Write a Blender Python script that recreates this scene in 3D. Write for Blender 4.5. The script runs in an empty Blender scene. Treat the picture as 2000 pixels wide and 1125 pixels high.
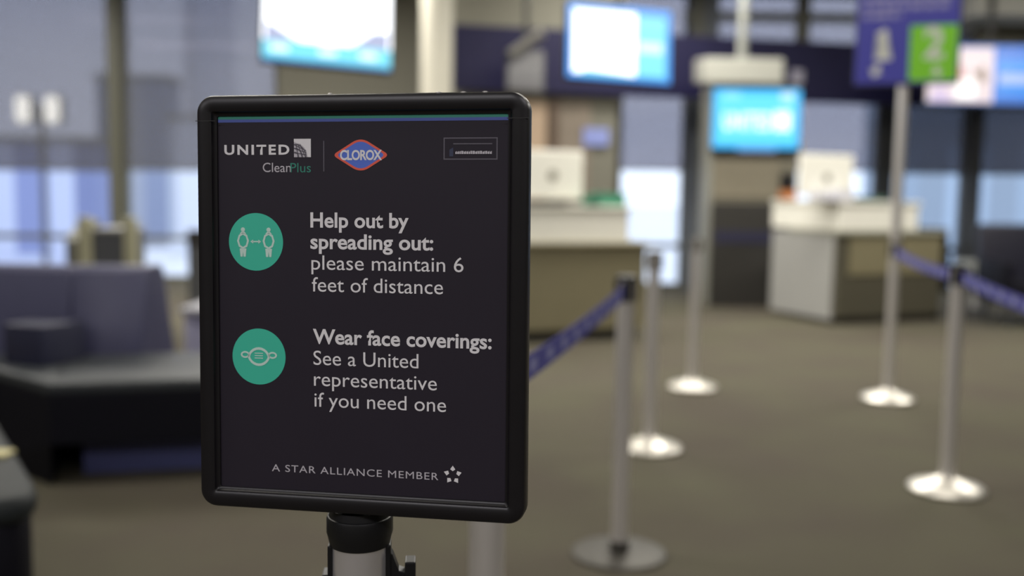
import bpy, bmesh, math, random
from mathutils import Vector, Matrix
C = bpy.context.scene.collection
sc = bpy.context.scene
R = math.radians

# ------------------------------------------------------------------ camera, world, lights, exposure
CAM_H = 1.27
F = 1944.0
PITCH, ROLL = R(5.5), R(0.86)
fw = Vector((0, math.cos(PITCH), -math.sin(PITCH)))
r0 = Vector((1, 0, 0)); u0 = r0.cross(fw)
rt = r0 * math.cos(ROLL) + u0 * math.sin(ROLL)
up = -r0 * math.sin(ROLL) + u0 * math.cos(ROLL)
cd = bpy.data.cameras.new('camera'); cam = bpy.data.objects.new('camera', cd); C.objects.link(cam)
cam.matrix_world = Matrix(((rt.x, up.x, -fw.x, 0), (rt.y, up.y, -fw.y, 0), (rt.z, up.z, -fw.z, CAM_H), (0, 0, 0, 1)))
cd.sensor_width = 36; cd.lens = 35; cd.clip_start = 0.05; cd.clip_end = 600
cd.dof.use_dof = True; cd.dof.focus_distance = 0.915; cd.dof.aperture_fstop = 2.35
sc.camera = cam

w = bpy.data.worlds.new('world'); sc.world = w; w.use_nodes = True
bg = w.node_tree.nodes['Background']
bg.inputs['Color'].default_value = (0.80, 0.85, 1.0, 1); bg.inputs['Strength'].default_value = 1.9

def area(x, y, sx, sy, power, col=(1.0, 0.95, 0.86), z=3.93):
    l = bpy.data.lights.new('ceiling_and_fill_lamp', 'AREA'); l.shape = 'RECTANGLE'; l.size = sx; l.size_y = sy
    l.energy = power; l.color = col
    o = bpy.data.objects.new('ceiling_and_fill_lamp', l); C.objects.link(o); o.location = (x, y, z); return o
for x in (-6, -2.2, 1.6, 5.4):
    for y, pw in ((-3.0, 85), (0.6, 22), (4.2, 50), (8.2, 155), (11.0, 90)):
        if x > 5 and y < 8: pw *= .3
        if x > 5 and y > 10: continue
        area(x, y, 2.2, 0.5, pw, (.99, .955, 1.0) if y < 0 else (1.0, .95, .86))  # cool row behind the camera is added fill for the sign front

vs = sc.view_settings
sc.display_settings.display_device = 'sRGB'
vs.view_transform = 'Standard'; vs.look = 'None'; vs.gamma = 1; vs.use_curve_mapping = False
vs.exposure = 0.0

def ray(px, py): return fw + rt * ((px - 1000) / F) - up * ((py - 562.5) / F)
def at(px, py, Y):
    d = ray(px, py); return Vector((0, 0, CAM_H)) + d * (Y / d.y)
def floor_pt(px, py):
    d = ray(px, py); return Vector((0, 0, CAM_H)) + d * (-CAM_H / d.z)
def zat(py, Y, px=1000): return at(px, py, Y).z
def xat(px, Y, py=375): return at(px, py, Y).x

# ------------------------------------------------------------------ materials
MATS = {}
def mat(name, col, rough=0.5, metal=0.0, noise=0.0, scale=20.0, bump=0.0, spec=None, emit=None, es=1.0, coat=0.0, stretch=None):
    if name in MATS: return MATS[name]
    m = bpy.data.materials.new(name); m.use_nodes = True
    nt = m.node_tree; b = nt.nodes['Principled BSDF']
    b.inputs['Base Color'].default_value = (*col, 1)
    b.inputs['Roughness'].default_value = rough; b.inputs['Metallic'].default_value = metal
    if spec is not None: b.inputs['Specular IOR Level'].default_value = spec
    if coat: b.inputs['Coat Weight'].default_value = coat
    if emit:
        b.inputs['Emission Color'].default_value = (*emit, 1); b.inputs['Emission Strength'].default_value = es
    if noise or bump:
        tc = nt.nodes.new('ShaderNodeTexCoord'); n = nt.nodes.new('ShaderNodeTexNoise')
        n.inputs['Scale'].default_value = scale; n.inputs['Detail'].default_value = 4
        if stretch:
            mp = nt.nodes.new('ShaderNodeMapping'); mp.inputs['Scale'].default_value = stretch
            nt.links.new(tc.outputs['Object'], mp.inputs['Vector']); nt.links.new(mp.outputs['Vector'], n.inputs['Vector'])
        else: nt.links.new(tc.outputs['Object'], n.inputs['Vector'])
        if noise:
            mx = nt.nodes.new('ShaderNodeMix'); mx.data_type = 'RGBA'
            mx.inputs['A'].default_value = (*[c * (1 - noise) for c in col], 1)
            mx.inputs['B'].default_value = (*[min(1, c * (1 + noise)) for c in col], 1)
            nt.links.new(n.outputs['Fac'], mx.inputs['Factor']); nt.links.new(mx.outputs['Result'], b.inputs['Base Color'])
        if bump:
            bp = nt.nodes.new('ShaderNodeBump'); bp.inputs['Strength'].default_value = bump; bp.inputs['Distance'].default_value = 0.003
            nt.links.new(n.outputs['Fac'], bp.inputs['Height']); nt.links.new(bp.outputs['Normal'], b.inputs['Normal'])
    MATS[name] = m; return m
def glow(name, col, s):
    return mat(name, (0.02, 0.02, 0.02), 0.3, emit=col, es=s)

def carpet():
    m = mat('carpet', (0.17, 0.15, 0.108), 0.93, spec=0.15)
    nt = m.node_tree; b = nt.nodes['Principled BSDF']; tc = nt.nodes.new('ShaderNodeTexCoord')
    n1 = nt.nodes.new('ShaderNodeTexNoise'); n1.inputs['Scale'].default_value = 1.3; n1.inputs['Detail'].default_value = 3
    n2 = nt.nodes.new('ShaderNodeTexNoise'); n2.inputs['Scale'].default_value = 260; n2.inputs['Detail'].default_value = 2
    r = nt.nodes.new('ShaderNodeValToRGB'); e = r.color_ramp.elements
    e[0].position = 0.35; e[0].color = (0.112, 0.097, 0.076, 1); e[1].position = 0.68; e[1].color = (0.126, 0.119, 0.082, 1)
    mx = nt.nodes.new('ShaderNodeMix'); mx.data_type = 'RGBA'; mx.blend_type = 'MULTIPLY'; mx.inputs['Factor'].default_value = 0.35
    nt.links.new(tc.outputs['Object'], n1.inputs['Vector']); nt.links.new(tc.outputs['Object'], n2.inputs['Vector'])
    nt.links.new(n1.outputs['Fac'], r.inputs['Fac']); nt.links.new(r.outputs['Color'], mx.inputs['A']); nt.links.new(n2.outputs['Color'], mx.inputs['B'])
    nt.links.new(mx.outputs['Result'], b.inputs['Base Color'])
    bp = nt.nodes.new('ShaderNodeBump'); bp.inputs['Strength'].default_value = 0.5; bp.inputs['Distance'].default_value = 0.004
    nt.links.new(n2.outputs['Fac'], bp.inputs['Height']); nt.links.new(bp.outputs['Normal'], b.inputs['Normal'])
    return m
def shade_fabric(name, col, tr):
    m = bpy.data.materials.new(name); m.use_nodes = True; nt = m.node_tree; nt.nodes.clear()
    out = nt.nodes.new('ShaderNodeOutputMaterial'); d = nt.nodes.new('ShaderNodeBsdfDiffuse'); t = nt.nodes.new('ShaderNodeBsdfTransparent')
    tl = nt.nodes.new('ShaderNodeBsdfTranslucent'); m1 = nt.nodes.new('ShaderNodeMixShader'); m2 = nt.nodes.new('ShaderNodeMixShader')
    tc = nt.nodes.new('ShaderNodeTexCoord'); wv = nt.nodes.new('ShaderNodeTexNoise'); wv.inputs['Scale'].default_value = 30
    mx = nt.nodes.new('ShaderNodeMix'); mx.data_type = 'RGBA'
    mx.inputs['A'].default_value = (*[c * .92 for c in col], 1); mx.inputs['B'].default_value = (*[c * 1.08 for c in col], 1)
    nt.links.new(tc.outputs['Object'], wv.inputs['Vector']); nt.links.new(wv.outputs['Fac'], mx.inputs['Factor'])
    nt.links.new(mx.outputs['Result'], d.inputs['Color']); tl.inputs['Color'].default_value = (*col, 1); t.inputs['Color'].default_value = (.95, .935, 1, 1)
    m1.inputs[0].default_value = 0.12; m2.inputs[0].default_value = tr
    nt.links.new(d.outputs[0], m1.inputs[1]); nt.links.new(tl.outputs[0], m1.inputs[2])
    nt.links.new(m1.outputs[0], m2.inputs[1]); nt.links.new(t.outputs[0], m2.inputs[2]); nt.links.new(m2.outputs[0], out.inputs[0])
    return m
def glass_mat():
    m = bpy.data.materials.new('window_glass'); m.use_nodes = True; nt = m.node_tree; nt.nodes.clear()
    out = nt.nodes.new('ShaderNodeOutputMaterial'); g = nt.nodes.new('ShaderNodeBsdfGlossy'); t = nt.nodes.new('ShaderNodeBsdfTransparent')
    g.inputs['Roughness'].default_value = 0.02; mx = nt.nodes.new('ShaderNodeMixShader'); mx.inputs[0].default_value = 0.05
    t.inputs['Color'].default_value = (0.93, 0.96, 0.97, 1)
    nt.links.new(t.outputs[0], mx.inputs[1]); nt.links.new(g.outputs[0], mx.inputs[2]); nt.links.new(mx.outputs[0], out.inputs[0])
    return m
def facade(name, c1, c2, sx, sy):
    m = mat(name, c1, 0.6); nt = m.node_tree; b = nt.nodes['Principled BSDF']
    tc = nt.nodes.new('ShaderNodeTexCoord'); br = nt.nodes.new('ShaderNodeTexBrick'); mp = nt.nodes.new('ShaderNodeMapping')
    mp.inputs['Rotation'].default_value = (R(90), 0, 0)
    br.offset = 0; br.inputs['Scale'].default_value = 1; br.inputs['Brick Width'].default_value = sx; br.inputs['Row Height'].default_value = sy
    br.inputs['Mortar Size'].default_value = min(sx, sy) * .22
    br.inputs['Color1'].default_value = (*c2, 1); br.inputs['Color2'].default_value = (*[k * .7 for k in c2], 1); br.inputs['Mortar'].default_value = (*c1, 1)
    nt.links.new(tc.outputs['Object'], mp.inputs['Vector']); nt.links.new(mp.outputs['Vector'], br.inputs['Vector']); nt.links.new(br.outputs['Color'], b.inputs['Base Color'])
    return m

FRAME = mat('black_frame_plastic', (0.008, 0.007, 0.009), 0.34, noise=.2, scale=60, spec=.45)
POSTER = mat('poster_dark', (0.024, 0.019, 0.030), 0.5, noise=.08, scale=9, spec=.3)
INK_W = mat('ink_white', (0.88, 0.86, 0.88), 0.5, noise=.03)
INK_G = mat('ink_grey', (0.60, 0.57, 0.62), 0.5, noise=.03)
INK_DG = mat('ink_dark_grey', (0.13, 0.12, 0.15), 0.5, noise=.03)
INK_T = mat('ink_teal', (0.055, 0.60, 0.42), 0.5, noise=.03)
INK_TW = mat('ink_pale_teal', (0.66, 0.86, 0.78), 0.5, noise=.03)
INK_TD = mat('ink_deep_teal', (0.035, 0.26, 0.19), 0.5, noise=.03)
INK_B = mat('ink_blue', (0.08, 0.12, 0.42), 0.5, noise=.03)
INK_BB = mat('ink_logo_blue', (0.10, 0.19, 0.72), 0.5, noise=.03)
INK_R = mat('ink_red', (0.88, 0.13, 0.08), 0.5, noise=.03)
INK_K = mat('ink_black', (0.03, 0.028, 0.033), 0.5, noise=.03)
BLACK = mat('black_plastic', (0.010, 0.010, 0.011), 0.4, noise=.2, scale=40, spec=.3)
STEEL = mat('satin_steel', (0.84, 0.81, 0.79), 0.36, 0.62, noise=.06, scale=30, stretch=(1, 1, .05))
STEELB = mat('base_steel', (0.72, 0.695, 0.63), 0.38, 0.85, noise=.05, scale=14)
STEELD = mat('steel_dark_reflection', (0.085, 0.08, 0.07), 0.5, 0.6, noise=.05, scale=14)  # dark reflection on the nearest base put into the metal colour
RUBBER = mat('rubber', (0.03, 0.03, 0.028), 0.7, noise=.1)
BELT = mat('belt_blue', (0.065, 0.065, 0.33), 0.7, noise=.12, scale=80)
def belt_print():
    nt = BELT.node_tree; b = nt.nodes['Principled BSDF']; uv = nt.nodes.new('ShaderNodeUVMap'); sp = nt.nodes.new('ShaderNodeSeparateXYZ')
    nt.links.new(uv.outputs[0], sp.inputs[0])
    def mth(op, a, v):
        n = nt.nodes.new('ShaderNodeMath'); n.operation = op; nt.links.new(a, n.inputs[0])
        if hasattr(v, 'is_linked'): nt.links.new(v, n.inputs[1])
        else: n.inputs[1].default_value = v
        return n.outputs[0]
    fx = mth('LESS_THAN', mth('MODULO', mth('ADD', sp.outputs['X'], .09), .17), .06)
    fy = mth('LESS_THAN', mth('ABSOLUTE', sp.outputs['Y'], 0.0), .24)
    f_ = mth('MULTIPLY', fx, fy); mx = nt.nodes.new('ShaderNodeMix'); mx.data_type = 'RGBA'
    src = b.inputs['Base Color'].links[0].from_socket
    nt.links.new(f_, mx.inputs['Factor']); nt.links.new(src, mx.inputs['A']); mx.inputs['B'].default_value = (.28, .29, .55, 1)
    nt.links.new(mx.outputs['Result'], b.inputs['Base Color'])
belt_print()
NAVY = mat('navy_fascia', (0.011, 0.010, 0.044), 0.5, noise=.08, scale=4, spec=.25)
SOFA = mat('sofa_navy', (0.060, 0.061, 0.125), 0.42, noise=.12, scale=25, bump=.08)
SOFAD = mat('sofa_dark', (0.005, 0.005, 0.010), 0.6, spec=.2, noise=.12, scale=25)
SOFAP = mat('sofa_plinth', (0.085, 0.095, 0.24), 0.5, noise=.1, scale=25)
SEAT = mat('seat_vinyl', (0.046, 0.052, 0.058), 0.45, spec=.4, noise=.1, scale=20, bump=.06)
CREAM = mat('cream_laminate', (0.90, 0.89, 0.81), 0.45, noise=.03, scale=8)
BEIGE = mat('beige_laminate', (0.23, 0.205, 0.125), 0.5, noise=.05, scale=6)
OLIVE = mat('olive_laminate', (0.085, 0.078, 0.055), 0.5, noise=.08, scale=6)
GREYP = mat('grey_panel', (0.36, 0.36, 0.35), 0.5, noise=.06, scale=7)
DARKP = mat('charcoal_panel', (0.035, 0.033, 0.03), 0.45, noise=.1, scale=6)
MULL = mat('mullion_metal', (0.125, 0.125, 0.095), 0.45, noise=.05, scale=8)
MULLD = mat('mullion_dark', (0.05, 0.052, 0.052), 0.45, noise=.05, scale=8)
WALLM = mat('wall_paint', (0.175, 0.17, 0.138), 0.8, noise=.03, scale=3)
WALLT = mat('wall_taupe', (0.21, 0.175, 0.14), 0.7, noise=.04, scale=3)
WALLP = mat('wall_peach', (0.42, 0.31, 0.22), 0.7, noise=.04, scale=3)
BROWN = mat('brown_post', (0.10, 0.065, 0.045), 0.6, noise=.06)
CEIL = mat('ceiling_paint', (0.62, 0.62, 0.58), 0.85, noise=.03, scale=3)
BLUEGREY = mat('blue_grey_column', (0.14, 0.155, 0.18), 0.6, noise=.04, scale=4)
GLASS = glass_mat()
SHADE = shade_fabric('shade_fabric', (0.15, 0.15, 0.135), 0.42)
SHADEL = shade_fabric('shade_fabric_light', (0.16, 0.16, 0.15), 0.49)
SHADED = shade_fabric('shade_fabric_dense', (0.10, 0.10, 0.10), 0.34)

# ------------------------------------------------------------------ mesh helpers
class MB:
    def __init__(s): s.bm = bmesh.new()
    def box(s, x0, x1, y0, y1, z0, z1, bev=0.0, M=None, seg=2):
        t = bmesh.new(); bmesh.ops.create_cube(t, size=1)
        for v in t.verts: v.co = Vector(((x0 + x1) / 2 + v.co.x * (x1 - x0), (y0 + y1) / 2 + v.co.y * (y1 - y0), (z0 + z1) / 2 + v.co.z * (z1 - z0)))
        if bev: bmesh.ops.bevel(t, geom=t.edges[:], offset=bev, segments=seg, profile=0.6, affect='EDGES')
        return s._add(t, M)
    def _add(s, t, M=None):
        if M is not None: bmesh.ops.transform(t, matrix=M, verts=t.verts[:])
        me = bpy.data.meshes.new('tmp'); t.to_mesh(me); t.free(); s.bm.from_mesh(me); bpy.data.meshes.remove(me); return s
    def lathe(s, prof, n=40, M=None, cx=0, cy=0):
        t = bmesh.new(); rings = []
        for r, z in prof:
            if r < 1e-6: rings.append([t.verts.new((cx, cy, z))])
            else: rings.append([t.verts.new((cx + r * math.cos(2 * math.pi * i / n), cy + r * math.sin(2 * math.pi * i / n), z)) for i in range(n)])
        for a, b in zip(rings, rings[1:]):
            for i in range(n):
                j = (i + 1) % n
                vs_ = [a[i % len(a)], a[j % len(a)], b[j % len(b)], b[i % len(b)]]
                u = []
                for v in vs_:
                    if v not in u: u.append(v)
                if len(u) > 2: t.faces.new(u)
        for k, e in ((0, rings[0]), (1, rings[-1])):
            if len(e) > 1: t.faces.new(e[::-1] if k == 0 else e)
        bmesh.ops.recalc_face_normals(t, faces=t.faces[:])
        return s._add(t, M)
    def prism(s, pts, z0, z1, bev=0.0, M=None, seg=3):
        t = bmesh.new(); vs_ = [t.verts.new((x, y, z0)) for x, y in pts]; f = t.faces.new(vs_)
        r = bmesh.ops.extrude_face_region(t, geom=[f])
        for v in [g for g in r['geom'] if isinstance(g, bmesh.types.BMVert)]: v.co.z = z1
        bmesh.ops.recalc_face_normals(t, faces=t.faces[:])
        if bev:
            es = [e for e in t.edges if abs(e.verts[0].co.z - e.verts[1].co.z) < 1e-6]
            bmesh.ops.bevel(t, geom=es, offset=bev, segments=seg, profile=0.5, affect='EDGES')
        return s._add(t, M)
    def loops(s, loops, closed_start=False, closed_end=False, M=None):
        t = bmesh.new(); L = [[t.verts.new(p) for p in l] for l in loops]; n = len(L[0])
        for a, b in zip(L, L[1:]):
            for i in range(n): t.faces.new((a[i], a[(i + 1) % n], b[(i + 1) % n], b[i]))
        if closed_start: t.faces.new(L[0][::-1])
        if closed_end: t.faces.new(L[-1])
        bmesh.ops.recalc_face_normals(t, faces=t.faces[:])
        return s._add(t, M)
    def flat(s, pts, z=0.0, M=None):
        t = bmesh.new(); t.faces.new([t.verts.new((x, y, z)) for x, y in pts]); bmesh.ops.triangulate(t, faces=t.faces[:]); return s._add(t, M)
    def ring(s, outer, inner, z=0.0):
        t = bmesh.new(); a = [t.verts.new((x, y, z)) for x, y in outer]; b = [t.verts.new((x, y, z)) for x, y in inner]; n = len(a)
        for i in range(n): t.faces.new((a[i], a[(i + 1) % n], b[(i + 1) % n], b[i]))
        return s._add(t)
    def mesh(s, me): s.bm.from_mesh(me); return s
    def build(s, name, m, parent=None, M=None, smooth=False):
        bmesh.ops.remove_doubles(s.bm, verts=s.bm.verts[:], dist=1e-6)
        me = bpy.data.meshes.new(name); s.bm.to_mesh(me); s.bm.free()
        me.materials.append(m)
        if smooth:
            for p in me.polygons: p.use_smooth = True
            me.set_sharp_from_angle(angle=R(38))
        o = bpy.data.objects.new(name, me); C.objects.link(o)
        if parent: o.parent = parent
        if M is not None: o.matrix_local = M
        return o
def tag(o, label=None, cat=None, group=None, kind=None):
    if label: o['label'] = label
    if cat: o['category'] = cat
    if group: o['group'] = group
    if kind: o['kind'] = kind
    return o
def thing(name, label, cat, loc=(0, 0, 0), rz=0.0, group=None):
    o = bpy.data.objects.new(name, None); C.objects.link(o); o.location = loc; o.rotation_euler = (0, 0, rz)
    o.empty_display_size = .1
    return tag(o, label, cat, group)
def struct(name, mb, m, parent=None):
    o = mb.build(name, m, parent)
    if parent is None: o['kind'] = 'structure'
    return o
def copy_tree(o, parent=None):
    c = o.copy(); C.objects.link(c); c.parent = parent
    for ch in list(o.children): copy_tree(ch, c)
    return c
def circ(cx, cy, r, n=40, ry=None): return [(cx + r * math.cos(2 * math.pi * i / n), cy + (ry or r) * math.sin(2 * math.pi * i / n)) for i in range(n)]
def rrect(w_, h_, r, n=6, cx=0, cy=0):
    o = []
    for sx, sy, a0 in ((1, 1, 0), (-1, 1, 90), (-1, -1, 180), (1, -1, 270)):
        for i in range(n + 1):
            a = R(a0 + 90 * i / n); o.append((cx + sx * (w_ / 2 - r) + r * math.cos(a), cy + sy * (h_ / 2 - r) + r * math.sin(a)))
    return o
def text_mesh(s, bold=0.0, spacing=1.0):
    cu = bpy.data.curves.new('t', 'FONT'); cu.body = s; cu.size = 1; cu.offset = bold; cu.space_character = spacing; cu.resolution_u = 4
    o = bpy.data.objects.new('t', cu); C.objects.link(o); dg = bpy.context.evaluated_depsgraph_get(); dg.update()
    me = bpy.data.meshes.new_from_object(o.evaluated_get(dg)); bpy.data.objects.remove(o); bpy.data.curves.remove(cu); return me
_h = text_mesh('H'); CAPH = max(v.co.y for v in _h.vertices) - min(v.co.y for v in _h.vertices)
def put_text(s, u0_, u1_, v0, cap, z, bold=0.0, spacing=1.0):
    me = text_mesh(s, bold, spacing); xs = [v.co.x for v in me.vertices]; a, b = min(xs), max(xs)
    kx = (u1_ - u0_) / (b - a); ky = cap / CAPH
    for v in me.vertices: v.co = Vector((u0_ + (v.co.x - a) * kx, v0 + v.co.y * ky, z))
    return me

# ------------------------------------------------------------------ setting
WY = 13.6          # plane of the window wall
CZ = 4.0
XL, XR, YF = -10.0, 11.0, -5.0
struct('floor', MB().box(XL - .2, XR + .2, YF - .2, WY + .3, -0.12, 0), carpet())
struct('ceiling', MB().box(XL - .2, XR + .2, YF - .2, WY + .3, CZ, CZ + .12), CEIL)
struct('wall_left', MB().box(XL - .2, XL, YF, WY + .2, 0, CZ), WALLM)
struct('wall_right', MB().box(XR, XR + .2, YF, WY + .2, 0, CZ), WALLM)
struct('wall_front', MB().box(XL, XR, YF - .2, YF, 0, CZ), WALLM)

def X(px): return xat(px, WY)
blind_z = lambda px, py: zat(py, WY, px)
bays = [  # px0, px1, frame material, shade, shade lower edge z, label
    (-420, 222, MULL, SHADE, blind_z(100, 332), 'long grey roller blind behind the navy sofa, leftmost of the blinds'),
    (245, 545, MULL, SHADE, blind_z(390, 333), 'grey roller blind between the slim mullion and the left hanging screen'),
    (1205, 1336, MULL, SHADEL, blind_z(1270, 332), 'narrow lavender grey roller blind above the brightest window, right of the first counter'),
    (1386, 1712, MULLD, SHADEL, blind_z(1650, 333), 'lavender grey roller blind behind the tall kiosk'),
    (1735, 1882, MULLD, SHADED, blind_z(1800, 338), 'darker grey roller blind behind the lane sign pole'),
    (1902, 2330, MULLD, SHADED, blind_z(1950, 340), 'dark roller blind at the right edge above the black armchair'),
]
for i, (a, b, fm, sm, bz, lab) in enumerate(bays):
    x0, x1 = X(a), X(b)
    fr = MB(); t = .05
    for (p, q, r_, s_) in ((x0, x0 + t, 0, CZ), (x1 - t, x1, 0, CZ), (x0 + t, x1 - t, 0, .06), (x0 + t, x1 - t, CZ - .06, CZ)):
        fr.box(p, q, WY - .02, WY + .09, r_, s_)
    rail = zat(480, WY, 1290)
    fr.box(x0 + t, x1 - t, WY + .01, WY + .07, rail - .035, rail + .035)
    fo = struct('window_%d' % (i + 1), fr, fm)
    MB().box(x0 + t, x1 - t, WY + .035, WY + .045, .06, CZ - .06).build('pane', GLASS, fo)
    t_ = thing('roller_blind', lab, 'blind', ((x0 + x1) / 2, WY - .06, bz), 0, 'roller blinds on the window wall')
    hw = (x1 - x0) / 2 - .01
    MB().box(-hw, hw, -.002, .002, 0.0, CZ - bz - .09).build('fabric', sm, t_)
    MB().lathe([(.012, -hw), (.012, hw)], 12, Matrix.Rotation(R(90), 4, 'Y')).build('bottom_bar', fm, t_)
    MB().box(-hw, hw, -.05, .05, CZ - bz - .1, CZ - bz - .002, .008).build('cassette', fm, t_)
# solid wall and mullion pieces between the bays
def pier(name, a, b, m, y0=WY - .05, y1=WY + .2, z0=0, z1=CZ):
    return struct(name, MB().box(X(a), X(b), y0, y1, z0, z1), m)
struct('wall_back', MB().box(X(545), X(1205), WY - .03, WY + .2, 0, CZ).box(XL, X(-420), WY - .03, WY + .2, 0, CZ).box(X(2330), XR, WY - .03, WY + .2, 0, CZ), WALLM)
pier('trim_1', 222, 245, MULL, WY - .12)
pier('trim_2', 1336, 1386, BLUEGREY, WY - .25)
pier('trim_3', 1712, 1735, MULLD, WY - .12)
pier('trim_4', 1882, 1902, MULLD, WY - .2)
# transom rails high on the right windows
tr = MB(); zt = zat(33, WY - .2, 1500)
tr.box(X(1322), X(1900), WY - .2, WY - .13, zt - .06, zt + .06)
tr.box(X(1534), X(1560), WY - .21, WY - .13, zat(110, WY, 1545), CZ)
tr.box(X(1336), X(1358), WY - .27, WY - .255, zat(110, WY, 1345), CZ)
struct('trim_5', tr, MULL)
# round cream column
cx = at(853, 90, 11.2)
struct('column', MB().lathe([(.175, 0), (.175, CZ)], 48, None, cx.x, 11.2), mat('column_cream', (.58, .56, .48), .5, noise=.03))
bpy.data.objects['column'].name = 'trim_6'
# navy fascia beam over the counters, receding to the right
A = Vector((xat(885, 11.65), 11.65)); B = Vector((xat(2060, 13.25), 13.25)); dAB = (B - A); yaw_f = math.atan2(dAB.y, dAB.x); Lf = dAB.length
MF = Matrix.Translation((A.x, A.y, 0)) @ Matrix.Rotation(yaw_f, 4, 'Z')
zb, ztop = zat(184, 12.0, 1100), zat(47, 11.65, 890)
struct('trim_7', MB().box(0, Lf, 0, .10, zb, ztop, .006, MF), NAVY)
# beige bulkhead over the left part of the fascia
struct('trim_8', MB().box(0, 2.05, .03, .16, ztop, CZ, 0, MF), WALLM)
# dropped soffit at the far right
struct('trim_9', MB().box(xat(1886, 11.6), XR, 11.6, WY - .3, zat(28, 11.6, 1950), CZ), CEIL)
struct('trim_10', MB().box(xat(1892, 12.4), XR, 12.4, 12.5, zat(92, 12.4, 1950), zat(28, 11.6, 1950)), WALLM)
# partition behind the first counter
struct('wall_partition', MB().box(.05, 2.02, .16, .24, 0, zb + .05, 0, MF), WALLM)
def onF(px, off=0.0):   # distance along the fascia line for a pixel column
    d = ray(px, 375); d2 = Vector((d.x, d.y)); n = Vector((-dAB.y, dAB.x)).normalized(); P0 = A + n * off
    t = P0.dot(n) / d2.dot(n); return (d2 * t - P0).dot(dAB.normalized())
def zF(px, py, off=0.0):
    d = ray(px, py); n = Vector((-dAB.y, dAB.x)).normalized(); t = (A + n * off).dot(n) / Vector((d.x, d.y)).dot(n); return CAM_H + d.z * t
def wallboard(name, label, cat, px0, px1, py0, py1, m, off=.155, th=.02, group=None):
    s0, s1 = onF(px0, off), onF(px1, off); z0, z1 = zF(px0, py1, off), zF(px0, py0, off)
    o = MB().box(s0, s1, off - th, off - .001, z0, z1, .003).build(name, m, None, MF)
    return tag(o, label, cat, group)
wallboard('wall_panel', 'peach panel on the partition just right of the black framed sign', 'panel', 985, 1064, 196, 392, WALLP)
wallboard('upright_post', 'narrow brown upright between the peach and taupe wall panels', 'post', 1069, 1086, 194, 395, BROWN, th=.05)
wallboard('wall_panel', 'taupe panel on the partition above the first counter, right of the brown upright', 'panel', 1088, 1150, 196, 392, WALLT)
wallboard('wall_plaque', 'small lavender blue plaque on the wall above the first counter', 'plaque', 1136, 1186, 250, 284, mat('plaque_blue', (0.24, 0.29, 0.62), .5, noise=.05), off=.13, th=.02)
wallboard('wall_emblem', 'small pale grey emblem plate on the navy fascia beside the cream overhead box', 'emblem', 1535, 1558, 136, 162, mat('emblem_grey', (.36, .35, .44), .5, noise=.05), off=-.001, th=.02)

# ------------------------------------------------------------------ outside
struct('ground_outside', MB().box(-220, 220, WY + 1, 500, -4.6, -4.5), mat('apron_concrete', (0.76, 0.78, 0.82), .8, noise=.12, scale=.12))
def building(label, px0, px1, ptop, Y, c1, c2, sx, sy, depth=4):
    a, b = at(px0, ptop, Y), at(px1, ptop, Y); h = a.z + 4.5
    nm = 'facade_%d_%d' % (px0, Y)
    t = thing('airport_building', label, 'building', ((a.x + b.x) / 2, Y, -4.5), 0, 'buildings beyond the windows')
    hw = (b.x - a.x) / 2
    MB().box(-hw, hw, 0, depth, 0, h, .15).build('walls', facade(nm, c1, c2, sx, sy), t)
    MB().box(-hw - .2, hw + .2, -.2, depth + .2, h, h + .35).build('parapet', mat('parapet', (.25, .25, .24), .7, noise=.05), t)
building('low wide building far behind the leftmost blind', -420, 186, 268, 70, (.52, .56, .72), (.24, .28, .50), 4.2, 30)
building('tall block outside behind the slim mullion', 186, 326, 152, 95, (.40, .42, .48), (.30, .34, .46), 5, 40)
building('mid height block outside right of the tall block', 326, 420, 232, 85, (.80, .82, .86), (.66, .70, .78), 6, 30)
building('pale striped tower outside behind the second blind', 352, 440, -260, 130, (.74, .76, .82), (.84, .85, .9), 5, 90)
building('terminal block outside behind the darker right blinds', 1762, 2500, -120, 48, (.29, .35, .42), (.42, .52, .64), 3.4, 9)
t = thing('floodlight_mast', 'twin floodlight mast outside, seen through the leftmost blind', 'floodlight', (xat(86, 24), 24, -4.5))
zl = zat(215, 24, 86) + 4.5
MB().lathe([(.09, 0), (.06, zl + .1)], 16).build('mast', mat('mast_grey', (.08, .08, .09), .5, noise=.05), t)
MB().box(-.55, .55, -.05, .05, zl - .06, zl + .06, .01).build('crossarm', MATS['mast_grey'], t)
for s in (-1, 1):
    x_ = s * (xat(113, 24) - xat(57, 24)) / 2
    hd = MB().box(x_ - .2, x_ + .2, -.2, .06, zl - .34, zl + .34, .03).build('lamp_head', MATS['mast_grey'], t)
    MB().prism(rrect(.36, .64, .12), 0, .02, 0, Matrix.Translation((x_, -.205, zl)) @ Matrix.Rotation(R(90), 4, 'X')).build('lens', glow('floodlight_glow', (1, .95, .78), 6), hd)

# ------------------------------------------------------------------ foreground sign on its stanchion
SC = Vector((-0.1417, 0.9204, 1.1617)); SYAW, STILT, SROLL = -0.1728, 0.0297, 0.0111
SW, SH = 0.3174, 0.392
a_ = Vector((math.cos(SYAW), math.sin(SYAW), 0)); n_ = Vector((math.sin(SYAW), -math.cos(SYAW), 0))
u_ = Vector((0, 0, 1)) * math.cos(STILT) - n_ * math.sin(STILT)
a2 = a_ * math.cos(SROLL) + u_ * math.sin(SROLL); u2 = u_ * math.cos(SROLL) - a_ * math.sin(SROLL); n2 = a2.cross(u2)
def on_sign(px, py):
    d = ray(px, py); o = Vector((0, 0, CAM_H)); t_ = (SC - o).dot(n2) / d.dot(n2); P = o + d * t_ - SC
    return P.dot(a2), P.dot(u2)
post = at(703, 1095, 0.945)
t = thing('sign_stand', 'black framed notice sign on a steel stanchion in the foreground', 'sign', (post.x, post.y, 0))
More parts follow.
